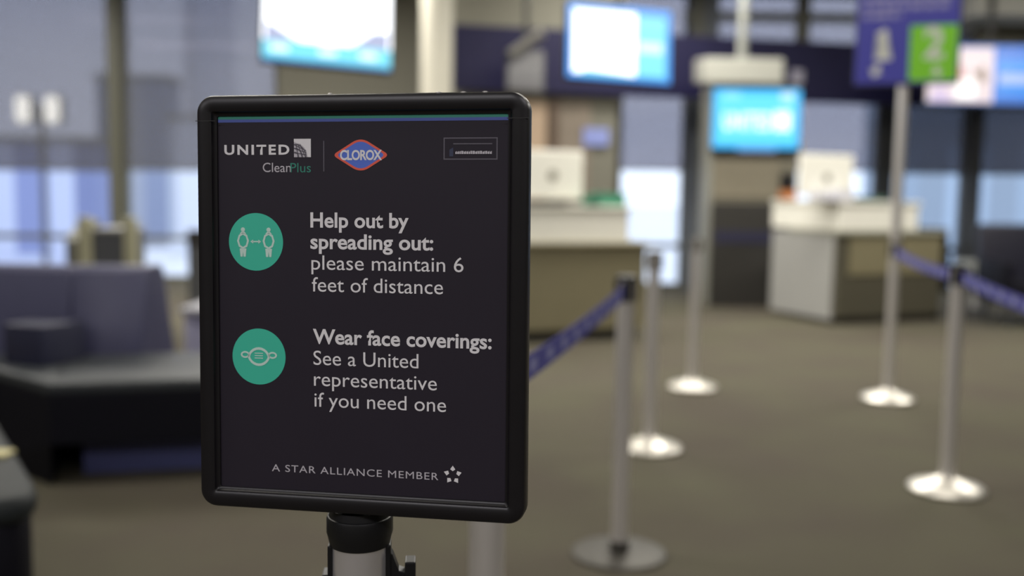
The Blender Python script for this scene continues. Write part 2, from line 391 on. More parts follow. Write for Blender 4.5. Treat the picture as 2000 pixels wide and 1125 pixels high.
MS = Matrix(((a2.x, u2.x, n2.x, SC.x - post.x), (a2.y, u2.y, n2.y, SC.y - post.y), (a2.z, u2.z, n2.z, SC.z), (0, 0, 0, 1)))
prof = [(.004, -.014), (.0, -.011), (0, .002), (.0012, .0048), (.0040, .0062), (.0130, .0062), (.0152, .0050), (.0158, .0032), (.0176, .0014), (.0190, .0010), (.0194, -.002)]
lo = [[(x, y, z) for x, y in rrect(SW - 2 * i_, SH - 2 * i_, max(.0165 - i_, .0022), 8)] for i_, z in prof]
fr = MB().loops(lo); fr.prism(rrect(SW - .03, SH - .03, .004), -.013, -.004)
fr.build('frame', FRAME, t, MS, True)
for s in (-1, 1):       # joint lines where the top rail meets the sides
    MB().box(s * (SW / 2 - .0098) - .0098, s * (SW / 2 - .0098) + .0098, SH / 2 - .0242, SH / 2 - .0236, .0055, .0064).build('joint_line', mat('joint_grey', (.03, .029, .03), .4, noise=.1), t, MS)
MB().lathe([(.0022, 0), (.0022, .0012), (.0012, .0018), (0, .0018)], 16, Matrix.Translation((-.028, SH / 2 - .0005, 0)) @ Matrix.Rotation(R(-90), 4, 'X')).build('screw', STEEL, t, MS)
for k in (.075, .098, .118):
    MB().lathe([(.0028, 0), (.0028, .0009), (.0012, .0014), (0, .0014)], 16, Matrix.Translation((k, SH / 2 - .0005, 0)) @ Matrix.Rotation(R(-90), 4, 'X')).build('screw', STEEL, t, MS)
po = MB().box(-SW / 2 + .017, SW / 2 - .017, -SH / 2 + .017, SH / 2 - .017, -.003, -.0006).build('poster', POSTER, t, MS)
Z1, Z2, Z3, Z4 = -.0004, -.0002, .0, .0002
def sub(mb, m, name='lettering', label=None): o = mb.build(name, m, po); return tag(o, label)
def line(s, x0, x1, yb0, yb1, cap_px, m, bold=0.0, sp=1.0, label=None, z=Z1):
    ul, vl = on_sign(x0, yb0); ur, vr = on_sign(x1, yb1)
    k = (vl + vr) / 2; cap = cap_px / F * .925
    return sub(MB().mesh(put_text(s, ul, ur, k, cap, z, bold, sp)), m, 'lettering', label)
line('Help out by', 606, 798, 445, 444, 28, INK_W, .022)
line('spreading out:', 606, 846, 487, 487, 28, INK_W, .022)
line('please maintain 6', 608, 905, 528, 530, 28, INK_W, .0)
line('feet of distance', 609, 865, 570, 574, 28, INK_W, .0)
line('Wear face coverings:', 611, 960, 673, 679, 28, INK_W, .022)
line('See a United', 612, 817, 714, 718, 28, INK_W, .0)
line('representative', 613, 853, 756, 760, 28, INK_W, .0)
line('if you need one', 614, 871, 796, 803, 28, INK_W, .0)
line('A STAR ALLIANCE MEMBER', 531, 856, 922, 936, 14, INK_G, .0, 1.12)
line('UNITED', 438, 565, 302, 301, 18, INK_W, .03, 1.25)
line('Clean', 513, 568, 336, 336, 18, INK_G, .0)
line('Plus', 567, 607, 336, 337, 18, INK_TD, .0)
# stripe along the top of the poster
ul, vt = on_sign(428, 227); ur, _ = on_sign(986, 220); _, vm = on_sign(707, 231); _, vb = on_sign(707, 237); _, vt = on_sign(707, 223)
sub(MB().box(-SW / 2 + .0195, SW / 2 - .0195, vm, SH / 2 - .018, -.0006, Z1), INK_TD, 'stripe', 'teal stripe')
sub(MB().box(-SW / 2 + .0195, SW / 2 - .0195, vb, vm, -.0006, Z1), INK_B, 'stripe', 'blue stripe')
# globe logo
x0, y0 = on_sign(574, 307); x1, y1 = on_sign(607, 271); ww, hh = x1 - x0, y1 - y0
g = lambda a, b: (x0 + a * ww, y0 + b * hh)
sub(MB().flat([g(0, 0), g(1, 0), g(1, 1), g(0, 1)], Z1), INK_G, 'emblem', 'grey and white globe emblem')
arc = [g(.05 + .75 * math.cos(R(q)), .02 + .75 * math.sin(R(q))) for q in range(0, 91, 10)]
sub(MB().flat([g(.85, 0), g(1, 0), g(1, 1), g(0, 1), g(0, .84)] + arc[::-1][1:], Z2), INK_W, 'emblem')
m_ = MB()
for k in (.28, .5, .72):
    o_ = [g(.02 + k * math.cos(R(q)), .02 + k * math.sin(R(q))) for q in range(0, 91, 10)]; i_ = [g(.02 + (k - .05) * math.cos(R(q)), .02 + (k - .05) * math.sin(R(q))) for q in range(0, 91, 10)]
    m_.flat(o_ + i_[::-1], Z3)
for k in (.22, .46, .66):
    m_.flat([g(0, k), g(.72, k * .5), g(.72, k * .5 + .045), g(0, k + .045)], Z3); m_.flat([g(k, 0), g(k * .5, .72), g(k * .5 + .045, .72), g(k + .045, 0)], Z3)
sub(m_, INK_DG, 'emblem')
# divider
x0, y0 = on_sign(631.3, 335); x1, y1 = on_sign(633, 275)
sub(MB().flat([(x0, y0), (x1, y0), (x1, y1), (x0, y1)], Z1), INK_DG, 'divider')
# diamond logo
x0, y0 = on_sign(652, 303); x1, y1 = on_sign(757, 303); _, yt = on_sign(703, 271); _, yb = on_sign(703, 334.5)
cx_, cy_, rx, ry = (x0 + x1) / 2, (yt + yb) / 2, (x1 - x0) / 2, (yt - yb) / 2
def rhomb(k, n=10):
    o = []
    cs = [(rx * k, 0), (0, ry * k), (-rx * k, 0), (0, -ry * k)]
    for i in range(4):
        p, c, q = Vector(cs[i - 1]), Vector(cs[i]), Vector(cs[(i + 1) % 4]); f_ = .30 if i % 2 else .16
        a, b = c.lerp(p, f_), c.lerp(q, f_)
        for j in range(n + 1):
            s = j / n; v = a * (1 - s) ** 2 + c * 2 * s * (1 - s) + b * s * s; o.append((cx_ + v.x * 1.06, cy_ + v.y * 1.12))
    return o
sub(MB().ring(rhomb(1), rhomb(.86), Z1), INK_R, 'emblem', 'red diamond outline')
sub(MB().flat(rhomb(.86), Z1), INK_BB, 'emblem', 'blue diamond')
line('CLOROX', 664, 746, 312, 312, 18, INK_W, .03, .92, z=Z2)
# small outlined box at the top right
x0, y0 = on_sign(866, 312); x1, y1 = on_sign(972, 268); t1 = .0011
sub(MB().ring([(x0, y0), (x1, y0), (x1, y1), (x0, y1)], [(x0 + t1, y0 + t1), (x1 - t1, y0 + t1), (x1 - t1, y1 - t1), (x0 + t1, y1 - t1)], Z1), INK_DG, 'outline_box')
random.seed(4); m_ = MB(); xx = x0 + .011; y_ = y0 + .0052
while xx < x1 - .005:
    l_ = random.uniform(.0012, .0022); m_.flat([(xx, y_), (xx + l_, y_), (xx + l_, y_ + .0026), (xx, y_ + random.uniform(.0016, .003))], Z1); xx += l_ + .0004
sub(m_, INK_G, 'fine_print')
sub(MB().flat([(x0 + .009, y1 - .0062), (x1 - .005, y1 - .0062), (x1 - .005, y1 - .0052), (x0 + .009, y1 - .0052)], Z1), INK_DG, 'fine_print')
sub(MB().flat([(x0 + .0055, y0 + .003), (x0 + .009, y0 + .003), (x0 + .009, y0 + .011), (x0 + .0055, y0 + .009)], Z1), mat('ink_blue_dim', (.04, .05, .10), .5, noise=.03), 'fine_print')
# star emblem by the bottom line
c0 = on_sign(884, 928); m_ = MB(); r_ = 15.5 / F * .91
for k in range(5):
    q = R(90 + 72 * k); c_ = (c0[0] + r_ * .86 * math.cos(q), c0[1] + r_ * .86 * math.sin(q)); s_ = r_ * .36
    m_.flat([(c_[0] + s_ * math.cos(q + o_), c_[1] + s_ * math.sin(q + o_)) for o_ in (R(0), R(110), R(180), R(250))], Z1)
sub(m_, INK_W, 'emblem', 'star ring emblem')
# two teal roundels with pictograms
px_m = .925 / F
c1 = on_sign(499.5, 472.5); rr = .0272
sub(MB().flat(circ(c1[0], c1[1], rr, 64), Z1), INK_T, 'roundel', 'teal disc with two people keeping apart')
m_ = MB()
for s in (-1, 1):
    bx, by = c1[0] + s * .01285, c1[1] - .0003
    m_.flat(circ(bx, by + .0118, .0021, 20), Z2)
    m_.flat([(bx - .0034, by + .0078), (bx + .0034, by + .0078), (bx + .0012, by + .0102), (bx - .0012, by + .0102)], Z2)
    m_.ring(circ(bx, by + .0012, .0060, 8, .0078), circ(bx, by + .0012, .0040, 8, .0058), Z2)
    m_.flat([(bx - .0034, by - .0060), (bx + .0034, by - .0060), (bx + .0026, by - .0138), (bx + .0005, by - .0138), (bx, by - .009), (bx - .0005, by - .0138), (bx - .0026, by - .0138)], Z2)
ay = c1[1] + .0003; ax = c1[0]
m_.flat([(ax - .0035, ay - .0006), (ax + .0035, ay - .0006), (ax + .0035, ay + .0006), (ax - .0035, ay + .0006)], Z2)
for s in (-1, 1): m_.flat([(ax + s * .0054, ay), (ax + s * .0026, ay + .0019), (ax + s * .0026, ay - .0019)], Z2)
sub(m_, INK_TW, 'pictogram')
c1 = on_sign(505.5, 696.5); rr = .0268
sub(MB().flat(circ(c1[0], c1[1], rr, 64), Z1), INK_T, 'roundel', 'teal disc with a face mask')
def lens(w_, h_, n=24): return [(c1[0] + w_ * math.cos(2 * math.pi * i / n), c1[1] + h_ * (abs(math.sin(2 * math.pi * i / n)) ** 1.25) * (1 if math.sin(2 * math.pi * i / n) >= 0 else -1)) for i in range(n)]
m_ = MB(); m_.ring(lens(.0112, .0090), lens(.0088, .0066), Z2)
for s in (-1, 1):
    e = [(c1[0] + s * .0138 + .0045 * math.cos(q), c1[1] + .0016 + .0033 * math.sin(q)) for q in [2 * math.pi * i / 20 for i in range(20)]]
    f_ = [(c1[0] + s * .0138 + .0028 * math.cos(q), c1[1] + .0016 + .0017 * math.sin(q)) for q in [2 * math.pi * i / 20 for i in range(20)]]
    m_.ring(e, f_, Z2)
for k in (.0028, .0005, -.0018): m_.flat([(c1[0] - .0042, c1[1] + k), (c1[0] + .0042, c1[1] + k), (c1[0] + .0042, c1[1] + k + .0008), (c1[0] - .0042, c1[1] + k + .0008)], Z2)
sub(m_, INK_TW, 'pictogram')
# stanchion under the sign
zc1 = zat(984, .945, 703); zc0 = zat(1056, .945, 703)
MB().lathe([(.0255, zc0 - .004), (.0292, zc0 - .002), (.0308, zc0 + .006), (.0322, zc0 + .011), (.0322, zc0 + .024), (.0312, zc0 + .0265), (.0300, zc0 + .027), (.0285, zc0 + .034), (.022, zc1 - .001), (.012, zc1), (.012, zc1 + .02)], 48).build('collar', BLACK, t, None, True)
MB().lathe([(.0275, .03), (.0275, zc0)], 48).build('post', mat('chrome', (.92, .90, .93), .28, .78, noise=.05, scale=30, stretch=(1, 1, .05)), t, None, True)
for ang, w2 in ((8, .017), (188, .017), (98, .017), (278 - 10, 0)):
    if not w2: continue
    Mr = Matrix.Rotation(R(ang) + SYAW * .3, 4, 'Z')
    rec = MB().box(.0215, .0305, -.0105, .0105, zc0 - .078, zc0 - .001, .002, Mr)
    ro = rec.build('belt_receiver', BLACK, t)
    if ang == 8:
        cl = MB().prism([(.029, zc0 - .075), (.029, zc0 - .008), (.032, zc0 - .012), (.038, zc0 - .028), (.046, zc0 - .031), (.046, zc0 - .075)], -.008, .008, .001, Mr @ Matrix.Rotation(R(90), 4, 'X'))
        cl.box(.044, .0545, -.010, .010, zc0 - .082, zc0 - .019, .0015, Mr)
        cl.build('belt_clip', BLACK, ro)
    if ang == 188:
        MB().box(.029, .036, -.011, .011, zc0 - .082, zc0 - .030, .0015, Mr).build('belt_clip', BLACK, ro)
MB().lathe([(.17, 0), (.17, .01), (.165, .014), (.08, .026), (.034, .034), (.030, .05), (.026, .052)], 56).build('base', STEELD, t, None, True)

# ------------------------------------------------------------------ barrier stanchions
SHEAD = 0.99
def stanchion(label, x, y, rz, base_m, top=SHEAD, flat_base=False, recv=True, hm=BLACK, group='barrier stanchions', name='stanchion'):
    t = thing(name, label, 'stanchion', (x, y, 0), rz, group)
    if flat_base: pr = [(.166, 0), (.166, .008), (.162, .0105), (.155, .012), (.06, .0145), (.036, .017), (.033, .05), (.030, .052)]
    else: pr = [(.160, .004), (.160, .012), (.152, .020), (.11, .034), (.065, .050), (.038, .062), (.034, .075), (.030, .077)]
    b = MB().lathe(pr, 56).build('base', base_m, t, None, True)
    MB().lathe([(.163, 0), (.163, .005)] if not flat_base else [(.168, 0), (.168, .006)], 56).build('rubber_ring', RUBBER, b)
    MB().lathe([(.030, .04), (.030, top - .01)], 40).build('pole', STEEL, t, None, True)
    if recv:
        MB().lathe([(.030, SHEAD - .014), (.035, SHEAD - .012), (.035, SHEAD - .002), (.031, SHEAD)], 40).build('cap', hm, t, None, True)
        for q in range(4):
            MB().box(.026, .039, -.013, .013, SHEAD - .088, SHEAD - .013, .002, Matrix.Rotation(R(90 * q), 4, 'Z')).build('belt_receiver', hm, t)
    return t
P = {}
def fp(k, px, py): p = floor_pt(px, py); P[k] = p; return p.x, p.y
P['behind'] = at(951, 1080, 1.6)
stanchion('steel stanchion right behind the black framed sign, only its lower pole showing', P['behind'].x, 1.6, R(-20), STEELD, flat_base=True)
x, y = fp('front', 1209, 1082); stanchion('nearest steel stanchion of the queue, flat base coloured as a dark reflection, belt running to the left', x, y, R(5), STEELD, flat_base=True)
x, y = fp('near', 1268, 876); stanchion('steel stanchion standing just behind the nearest one, pale domed base', x, y, R(20), STEELB, hm=mat('receiver_grey', (.20, .19, .17), .45, .3, noise=.06))
x, y = fp('mid', 1352, 757); stanchion('steel stanchion in front of the tall kiosk, pale domed base', x, y, R(20), STEELB, hm=mat('receiver_grey', (.20, .19, .17), .45, .3, noise=.06))
x, y = fp('right', 1848, 957); stanchion('steel stanchion at the right with a large pale base and blue belts', x, y, R(-40), STEELB)
x, y = fp('lane', 1733, 780)
zs0 = zat(163, y - .03, 1768)
st = stanchion('tall steel pole on a pale domed base carrying the blue and green lane sign', x, y, R(-17), STEELB, top=zs0 + .25, name='sign_pole', group=None)
st['category'] = 'pole'
# lane sign bolted on the pole (its parts ride on the pole's Empty)
Wp, Hp = .66, 1.0
lx = 0.01
def lp(px, py):      # pixel to local x,z on the sign board
    Mi = st.matrix_basis.inverted() if False else (Matrix.Translation((x, y, 0)) @ Matrix.Rotation(R(-17), 4, 'Z')).inverted()
    o = Mi @ Vector((0, 0, CAM_H)); d = Mi.to_3x3() @ ray(px, py); k = (-.05 - o.y) / d.y; return (o.x + d.x * k, o.z + d.z * k)
bl = lp(1669, 165); br_ = lp(1868, 160); zb_ = (bl[1] + br_[1]) / 2; xa, xb = bl[0], br_[0]
bd = MB().box(xa - .008, xb + .012, -.05, -.028, zb_ - .01, zb_ + Hp, .004).build('sign_board', mat('board_edge', (.03, .03, .06), .5, noise=.1), st)
SB = mat('lane_blue', (.066, .066, .46), .5, noise=.05, scale=5); SG = mat('lane_green', (.25, .74, .03), .5, noise=.05, scale=5); SWt = mat('lane_white', (.80, .82, .78), .5, noise=.04)
MR = Matrix.Translation((0, -.0505, 0)) @ Matrix.Rotation(R(90), 4, 'X')
def sbox(x0, x1, z0, z1, m, name, k=1): return MB().flat([(x0, z0), (x1, z0), (x1, z1), (x0, z1)], .0006 * k).build(name, m, bd, MR)
sbox(xa, xb, zb_, zb_ + Hp - .01, SB, 'blue_panel', 0)
g0 = lp(1773, 161); g1 = lp(1876, 47)
sbox(g0[0], xb - .006, zb_ + .012, g1[1], SG, 'green_panel')
def stext(s, pxa, pxb, pyb, cap, m): a = lp(pxa, pyb); b = lp(pxb, pyb); MB().mesh(put_text(s, a[0], b[0], (a[1] + b[1]) / 2, cap, .0014, .03)).build('lettering', m, bd, MR)

a = lp(1724, 118); k1_, hh_ = .030, .185
MB().flat([(a[0] + u * k1_, a[1] + v * hh_) for u, v in ((-1.6, 0), (1.6, 0), (1.6, .13), (.58, .13), (.58, 1), (-.1, 1), (-1.4, .87), (-1.4, .75), (-.5, .83), (-.5, .13), (-1.6, .13))], .0014).build('lettering', SWt, bd, MR)
stext('2', 1803, 1843, 113, .175, SWt)
def arrow(px, py, ang, m, k=.032):
    c = lp(px, py); pts = [(0, -1.25), (1, 0), (.38, -.05), (.38, .9), (-.38, .9), (-.38, -.05), (-1, 0)]; ca, sa = math.cos(ang), math.sin(ang)
    MB().flat([(c[0] + k * (u * ca - v * sa), c[1] + k * (u * sa + v * ca)) for u, v in pts], .0014).build('arrow', m, bd, MR)
arrow(1711, 137, R(-20), SWt, .038); arrow(1829, 139, R(20), SWt, .034)
random.seed(8); m_ = MB(); PALE = mat('lane_pale', (.34, .33, .62), .5, noise=.04)
for row in range(9):
    z_ = lp(1700, 38)[1] + row * .052; xx = xa + .03; xe = xb - .05 if row else xa + .25
    while xx < xe:
        l_ = random.uniform(.03, .09); m_.flat([(xx, z_), (min(xx + l_, xe), z_), (min(xx + l_, xe), z_ + .032), (xx, z_ + .032)], .0014); xx += l_ + .014
m_.build('fine_print', PALE, bd, MR)

def belt(label, p0, p1, h=.05, sag=.012, n=24):
    p0, p1 = Vector(p0), Vector(p1); d = p1 - p0; L = d.length; mid = (p0 + p1) / 2; yaw = math.atan2(d.y, d.x); Lh = math.hypot(d.x, d.y)
    t = thing('barrier_belt', label, 'belt', (p0.x, p0.y, p0.z), yaw, 'blue barrier belts')
    f_ = lambda s: (s * Lh, d.z * s - sag * 4 * s * (1 - s))
    b = MB(); lo = []
    for i in range(n + 1):
        x_, z_ = f_(i / n); lo.append([(x_, -.0009, z_ - h / 2), (x_, .0009, z_ - h / 2), (x_, .0009, z_ + h / 2), (x_, -.0009, z_ + h / 2)])
    o = b.loops(lo, True, True).build('webbing', BELT, t); uv = o.data.uv_layers.new(name='UVMap')
    for lp_ in o.data.loops:
        v = o.data.vertices[lp_.vertex_index].co; s = v.x / Lh; uv.data[lp_.index].uv = (v.x, (v.z - f_(s)[1]) / h)
    for s, nm in ((0, -.0), (1, 0)):
        x_, z_ = f_(s); MB().box(x_ - .012, x_ + .012, -.006, .006, z_ - .029, z_ + .029, .002).build('end_clip', BLACK, t)
    return t
ZBELT = SHEAD - .05
def edge(a, b, r=.055):
    d = Vector((b.x - a.x, b.y - a.y, 0)).normalized(); return Vector((a.x, a.y, ZBELT)) + d * r, Vector((b.x, b.y, ZBELT)) - d * r
e0, e1 = edge(P['front'], P['behind']); belt('blue barrier belt slanting from the nearest stanchion to behind the black framed sign', e0, e1)
e0, e1 = edge(P['lane'], P['right']); belt('blue barrier belt between the lane sign pole and the right stanchion', e0, e1, sag=.02)
q_ = at(2330, 720, 2.1); q = Vector((q_.x, q_.y, 0)); P['off'] = q
e0, e1 = edge(P['right'], q); belt('blue barrier belt leaving the right stanchion towards the right edge of the picture', e0, e1, sag=.02)
stanchion('steel stanchion just beyond the right edge, holding the outgoing blue belt', q.x, q.y, R(-60), STEELB)

# ------------------------------------------------------------------ service counters
def local(M):
    Mi = M.inverted()
    def f_(px, py, yl):       # pixel to local x,z on the local plane y = yl
        o = Mi @ Vector((0, 0, CAM_H)); d = Mi.to_3x3() @ ray(px, py); k = (yl - o.y) / d.y; return o.x + d.x * k, o.z + d.z * k
    return f_
yw = R(20)
c = floor_pt(1257, 662); t = thing('service_counter', 'long beige service counter with a white upper ledge behind the queue barrier', 'counter', (c.x, c.y, 0), yw)
L1 = 3.1; f1 = local(Matrix.Translation(c) @ Matrix.Rotation(yw, 4, 'Z'))
hz = f1(1120, 474, 0)[1]; hz2 = f1(1120, 402, .02)[1]; xr = f1(1228, 430, .02)[0]
MB().box(-L1, 0, .0, .75, .10, hz - .03, .01).build('body', BEIGE, t)
MB().box(-L1 + .05, -.05, .06, .7, 0, .10).build('kick_plinth', DARKP, t)
MB().box(-L1 - .02, .06, -.04, .80, hz - .03, hz, .008).build('worktop', BEIGE, t)
MB().box(-L1, xr, .02, .06, hz, hz2 - .03, .004).build('fascia', CREAM, t)
MB().box(-L1 - .02, xr + .03, -.0, .30, hz2 - .03, hz2, .006).build('ledge', CREAM, t)
MB().box(xr - .02, xr, .06, .30, hz, hz2 - .03).build('end_panel', CREAM, t)
W = Matrix.Translation(c) @ Matrix.Rotation(yw, 4, 'Z')
def monitor(label, M, f_, px0, px1, py0, py1, yl, zbase):
    """back of a desk monitor; stands at zbase"""
    (xa, za), (xb, zb2) = f_(px0, py0, yl), f_(px1, py1, yl); cx = (xa + xb) / 2; w2 = (xb - xa) / 2
    p = M @ Vector((cx, yl, zbase)); t = thing('desk_monitor', label, 'monitor', p, M.to_euler().z, 'desk monitors on the counters')
    h1 = za - zbase; h0 = min(zb2 - zbase, .14)
    MB().box(-w2, w2, 0, .045, max(h0, .06), h1, .015).build('casing', CREAM, t)
    MB().box(-w2 + .02, w2 - .02, .045, .048, max(h0, .06) + .02, h1 - .02).build('screen', mat('screen_off', (.02, .02, .025), .2, noise=.05), t)
    MB().prism(circ(0, (h1 + h0) / 2, .045, 24), 0, .004, 0, Matrix.Rotation(R(90), 4, 'X')).build('emblem', mat('emblem_dim', (.28, .27, .22), .4, noise=.05), t)
    MB().box(-.03, .03, .015, .04, .015, max(h0, .06) + .06, .004).build('neck', CREAM, t)
    MB().box(-.11, .11, -.04, .13, 0, .016, .006).build('foot', CREAM, t)
monitor('back of the cream monitor on the first counter beside the black framed sign', W, f1, 1020, 1138, 292, 392, .17, hz2)
def item(name, label, cat, M, f_, px0, px1, py0, py1, yl, m, zbase, dep=.1, bev=.006, lid=None, group=None):
    (xa, za), (xb, zb2) = f_(px0, py0, yl), f_(px1, py1, yl)
    o = MB().box(-(xb - xa) / 2, (xb - xa) / 2, 0, dep, 0, za - zbase, bev).build(name, m)
    o.location = M @ Vector(((xa + xb) / 2, yl, zbase)); o.rotation_euler = (0, 0, M.to_euler().z); return tag(o, label, cat, group)
GREEN = mat('green_plastic', (.03, .19, .11), .5, noise=.08); ORANGE = mat('orange_card', (.42, .15, .045), .6, noise=.06); WHITE = mat('white_paper', (.72, .72, .80), .6, noise=.03)
item('folder_stack', 'flat green folder stack on the first counter beside the monitor', 'folders', W, f1, 1148, 1168, 382, 398, .0, GREEN, hz2, .12, .003)
item('folder_stack', 'green folder stack at the right end of the first counter', 'folders', W, f1, 1172, 1222, 377, 398, .08, mat('green_plastic_light', (.05, .24, .15), .5, noise=.08), hz2, .2, .003)
item('document_tray', 'dark flat document tray in front of the monitor on the first counter', 'tray', W, f1, 1032, 1108, 390, 398, .0, DARKP, hz2, .1, .002)

yw2 = R(22)
c2 = floor_pt(1632, 636); t = thing('service_counter', 'corner service counter with a pale grey end panel, right of the tall kiosk', 'counter', (c2.x, c2.y, 0), yw2)
W2 = Matrix.Translation(c2) @ Matrix.Rotation(yw2, 4, 'Z'); f2 = local(W2)
hb = f2(1720, 450, 0)[1]; xe = f2(1838, 530, 0)[0]; ht = f2(1640, 393, -.02)[1]; xf = f2(1792, 420, -.02)[0]
DL = 1.05
MB().box(.05, xe - .04, .04, .7, 0, .08).build('kick_plinth', DARKP, t)
MB().box(0, xe, .0, .75, .08, hb - .04, .006).build('body', OLIVE, t)
MB().box(.12, xe - .03, -.012, .0, .50, hb - .05, .003).build('upper_panel', BEIGE, t)
MB().box(-.03, xe + .02, -.04, .78, hb - .04, hb, .006).build('worktop', mat('worktop_grey', (.33, .33, .26), .4, noise=.05), t)
MB().box(-.02, .0, .06, DL, .05, hb - .04, .004).build('end_panel', GREYP, t); 
MB().box(.0, .7, .76, DL, .05, hb - .04, .004).build('return_unit', GREYP, t)
MB().box(.0, xf, -.03, .01, hb, ht - .03, .004).box(-.03, .01, -.03, DL, hb, ht - .03, .004).build('fascia', CREAM, t)
MB().prism([(-.05, -.05), (xf + .02, -.05), (xf + .02, .28), (.28, .28), (.28, DL), (-.05, DL)], ht - .03, ht, .005).build('ledge', CREAM, t)
MB().prism([(.06, 0), (.10, .0), (.10, .30), (.75, .30), (.75, hb + .02), (.0, hb + .02), (-.06, hb * .6), (-.06, .3), (.06, .3)][::-1], xe + .021, xe + .06, 0, Matrix(((0, 0, 1, 0), (1, 0, 0, 0), (0, 1, 0, 0), (0, 0, 0, 1)))).build('black_end_panel', BLACK, t)
monitor('back of the cream monitor on the corner counter right of the kiosk', W2, f2, 1566, 1664, 300, 394, .12, ht)
item('card_holder', 'small orange card holder on the left end of the corner counter', 'card holder', W2, f2, 1530, 1556, 372, 394, .82, ORANGE, ht, .08)
item('paper_box', 'white tissue box in front of the monitor on the corner counter', 'box', W2, f2, 1592, 1620, 374, 394, -.02, WHITE, ht, .1)
item('paper_stack', 'loose pile of white papers right of the monitor on the corner counter', 'papers', W2, f2, 1632, 1668, 370, 394, -.04, mat('white_paper_b', (.74, .74, .82), .6, noise=.03), ht, .12)
item('desk_tray', 'dark green tray at the right of the corner counter', 'tray', W2, f2, 1680, 1730, 384, 396, .0, mat('green_dark', (.05, .11, .09), .5, noise=.08), ht, .15, .003)

# ------------------------------------------------------------------ tall kiosk with a screen
KY = 11.45; k0, k1 = xat(1386, KY), xat(1556, KY); kc = (k0 + k1) / 2; kw = (k1 - k0) / 2
t = thing('boarding_kiosk', 'tall beige kiosk with a cyan screen and dark lower cabinet', 'kiosk', (kc, KY, 0))
fk = local(Matrix.Translation((kc, KY, 0)))
zz = lambda py, yl=0: fk(1470, py, yl)[1]
MB().box(-kw, kw, .0, .5, zz(400), zz(166), .01).build('upper_body', mat('kiosk_beige', (.20, .185, .14), .5, noise=.05, scale=6), t)
MB().box(-kw + .03, kw - .21, -.02, .0, zz(388), zz(312), .004).build('front_panel', mat('kiosk_panel', (.235, .21, .155), .5, noise=.05, scale=6), t)
MB().box(-kw + .02, kw, -.12, .5, .0, zz(396), .01).build('lower_cabinet', DARKP, t)
MB().box(-kw + .05, kw - .25, -.13, -.12, zz(475, -.12), zz(452, -.12)).build('navy_stripe', mat('stripe_navy', (.022, .022, .055), .5, noise=.05), t)
MB().box(-kw - .03, -kw + .02, -.03, .5, 0, zz(166), .006).build('edge_post', mat('kiosk_post', (.30, .30, .26), .5, noise=.05), t)
sc_ = MB().box(fk(1392, 230, -.1)[0], fk(1562, 230, -.1)[0], -.10, -.0, zz(300, -.1), zz(171, -.1), .012).build('screen_housing', BLACK, t)
def kbox(a, b, c_, d, m, nm, yl, par): 
    (xa, za), (xb, zb3) = fk(a, c_, yl), fk(b, d, yl); return MB().box(xa, xb, yl, yl + .002, zb3, za).build(nm, m, par)
CY = glow('screen_cyan', (.05, .50, 1.0), 1.25); 
dsp = kbox(1394, 1560, 173, 291, CY, 'display', -.103, sc_)
kbox(1402, 1552, 184, 280, glow('screen_cyan_bright', (.12, .72, 1.0), 1.2), 'bright_field', -.106, sc_)
WG = glow('screen_white', (.85, .95, 1), 1.5)
(xa, za), (xb, zb3) = fk(1412, 252, -.109), fk(1508, 252, -.109)
MB().mesh(put_text('UNITED', xa, xb, (za + zb3) / 2, .17, 0, .04, 1.1)).build('lettering', WG, sc_, Matrix.Translation((0, -.109, 0)) @ Matrix.Rotation(R(90), 4, 'X'))
kbox(1512, 1544, 217, 256, WG, 'emblem', -.109, sc_)
kbox(1526, 1550, 181, 198, glow('screen_pale', (.55, .85, 1), 1.2), 'corner_logo', -.109, sc_)
kbox(1412, 1446, 180, 193, glow('screen_pale_b', (.25, .75, 1), 1.3), 'corner_text', -.109, sc_)
kbox(1440, 1515, 289, 296, glow('screen_lav', (.25, .40, .75), .9), 'caption_strip', -.106, sc_)
# handset and note on the kiosk
h = MB().box(-.075, .075, -.04, 0, -.1, .1, .02).build('handset_cradle', BLACK); h.name = 'telephone'; h.parent = t; h.location = (fk(1537, 355, 0)[0], 0.004, fk(1537, 355, 0)[1])
MB().box(-.03, .03, -.07, -.04, -.09, .09, .012).build('receiver', mat('handset_black', (.01, .01, .014), .3, noise=.1), h)
pn = MB().box(-.012, .012, 0, .1, -.09, .09, .003).build('paper_note', mat('note_yellow', (.42, .34, .16), .6, noise=.05)); pn.location = (kc + kw + .0125 + .02, KY + .02, fk(1572, 292, 0)[1]); tag(pn, 'yellowish paper holder on the right edge of the kiosk beside its screen', 'paper holder')
MB().box(-.022, -.010, .02, .08, -.05, .05).build('bracket', BLACK, pn)

# cream overhead box on a ceiling rod
OY = 11.35; fo = local(Matrix.Translation((xat(1450, OY), OY, 0))); oc = xat(1450, OY)
(xa, za), (xb, zb3) = fo(1376, 112, 0), fo(1530, 164, 0)
t = thing('overhead_sign_box', 'cream overhead box hung on a pale rod above the kiosk', 'sign', (oc, OY, zb3))
MB().box(xa, xb, 0, .25, 0, za - zb3, .02).build('box', mat('overhead_cream', (.45, .455, .41), .45, noise=.03), t)
MB().box(xa - .08, xa, .03, .22, .01, za - zb3 - .01, .015).build('end_cap', mat('endcap_grey', (.30, .30, .28), .5, noise=.05), t)
MB().lathe([(.055, za - zb3), (.055, CZ - zb3)], 24, None, fo(1452, 60, .1)[0], .12).build('hanging_rod', mat('rod_pale', (.25, .26, .24), .45, noise=.04), t)

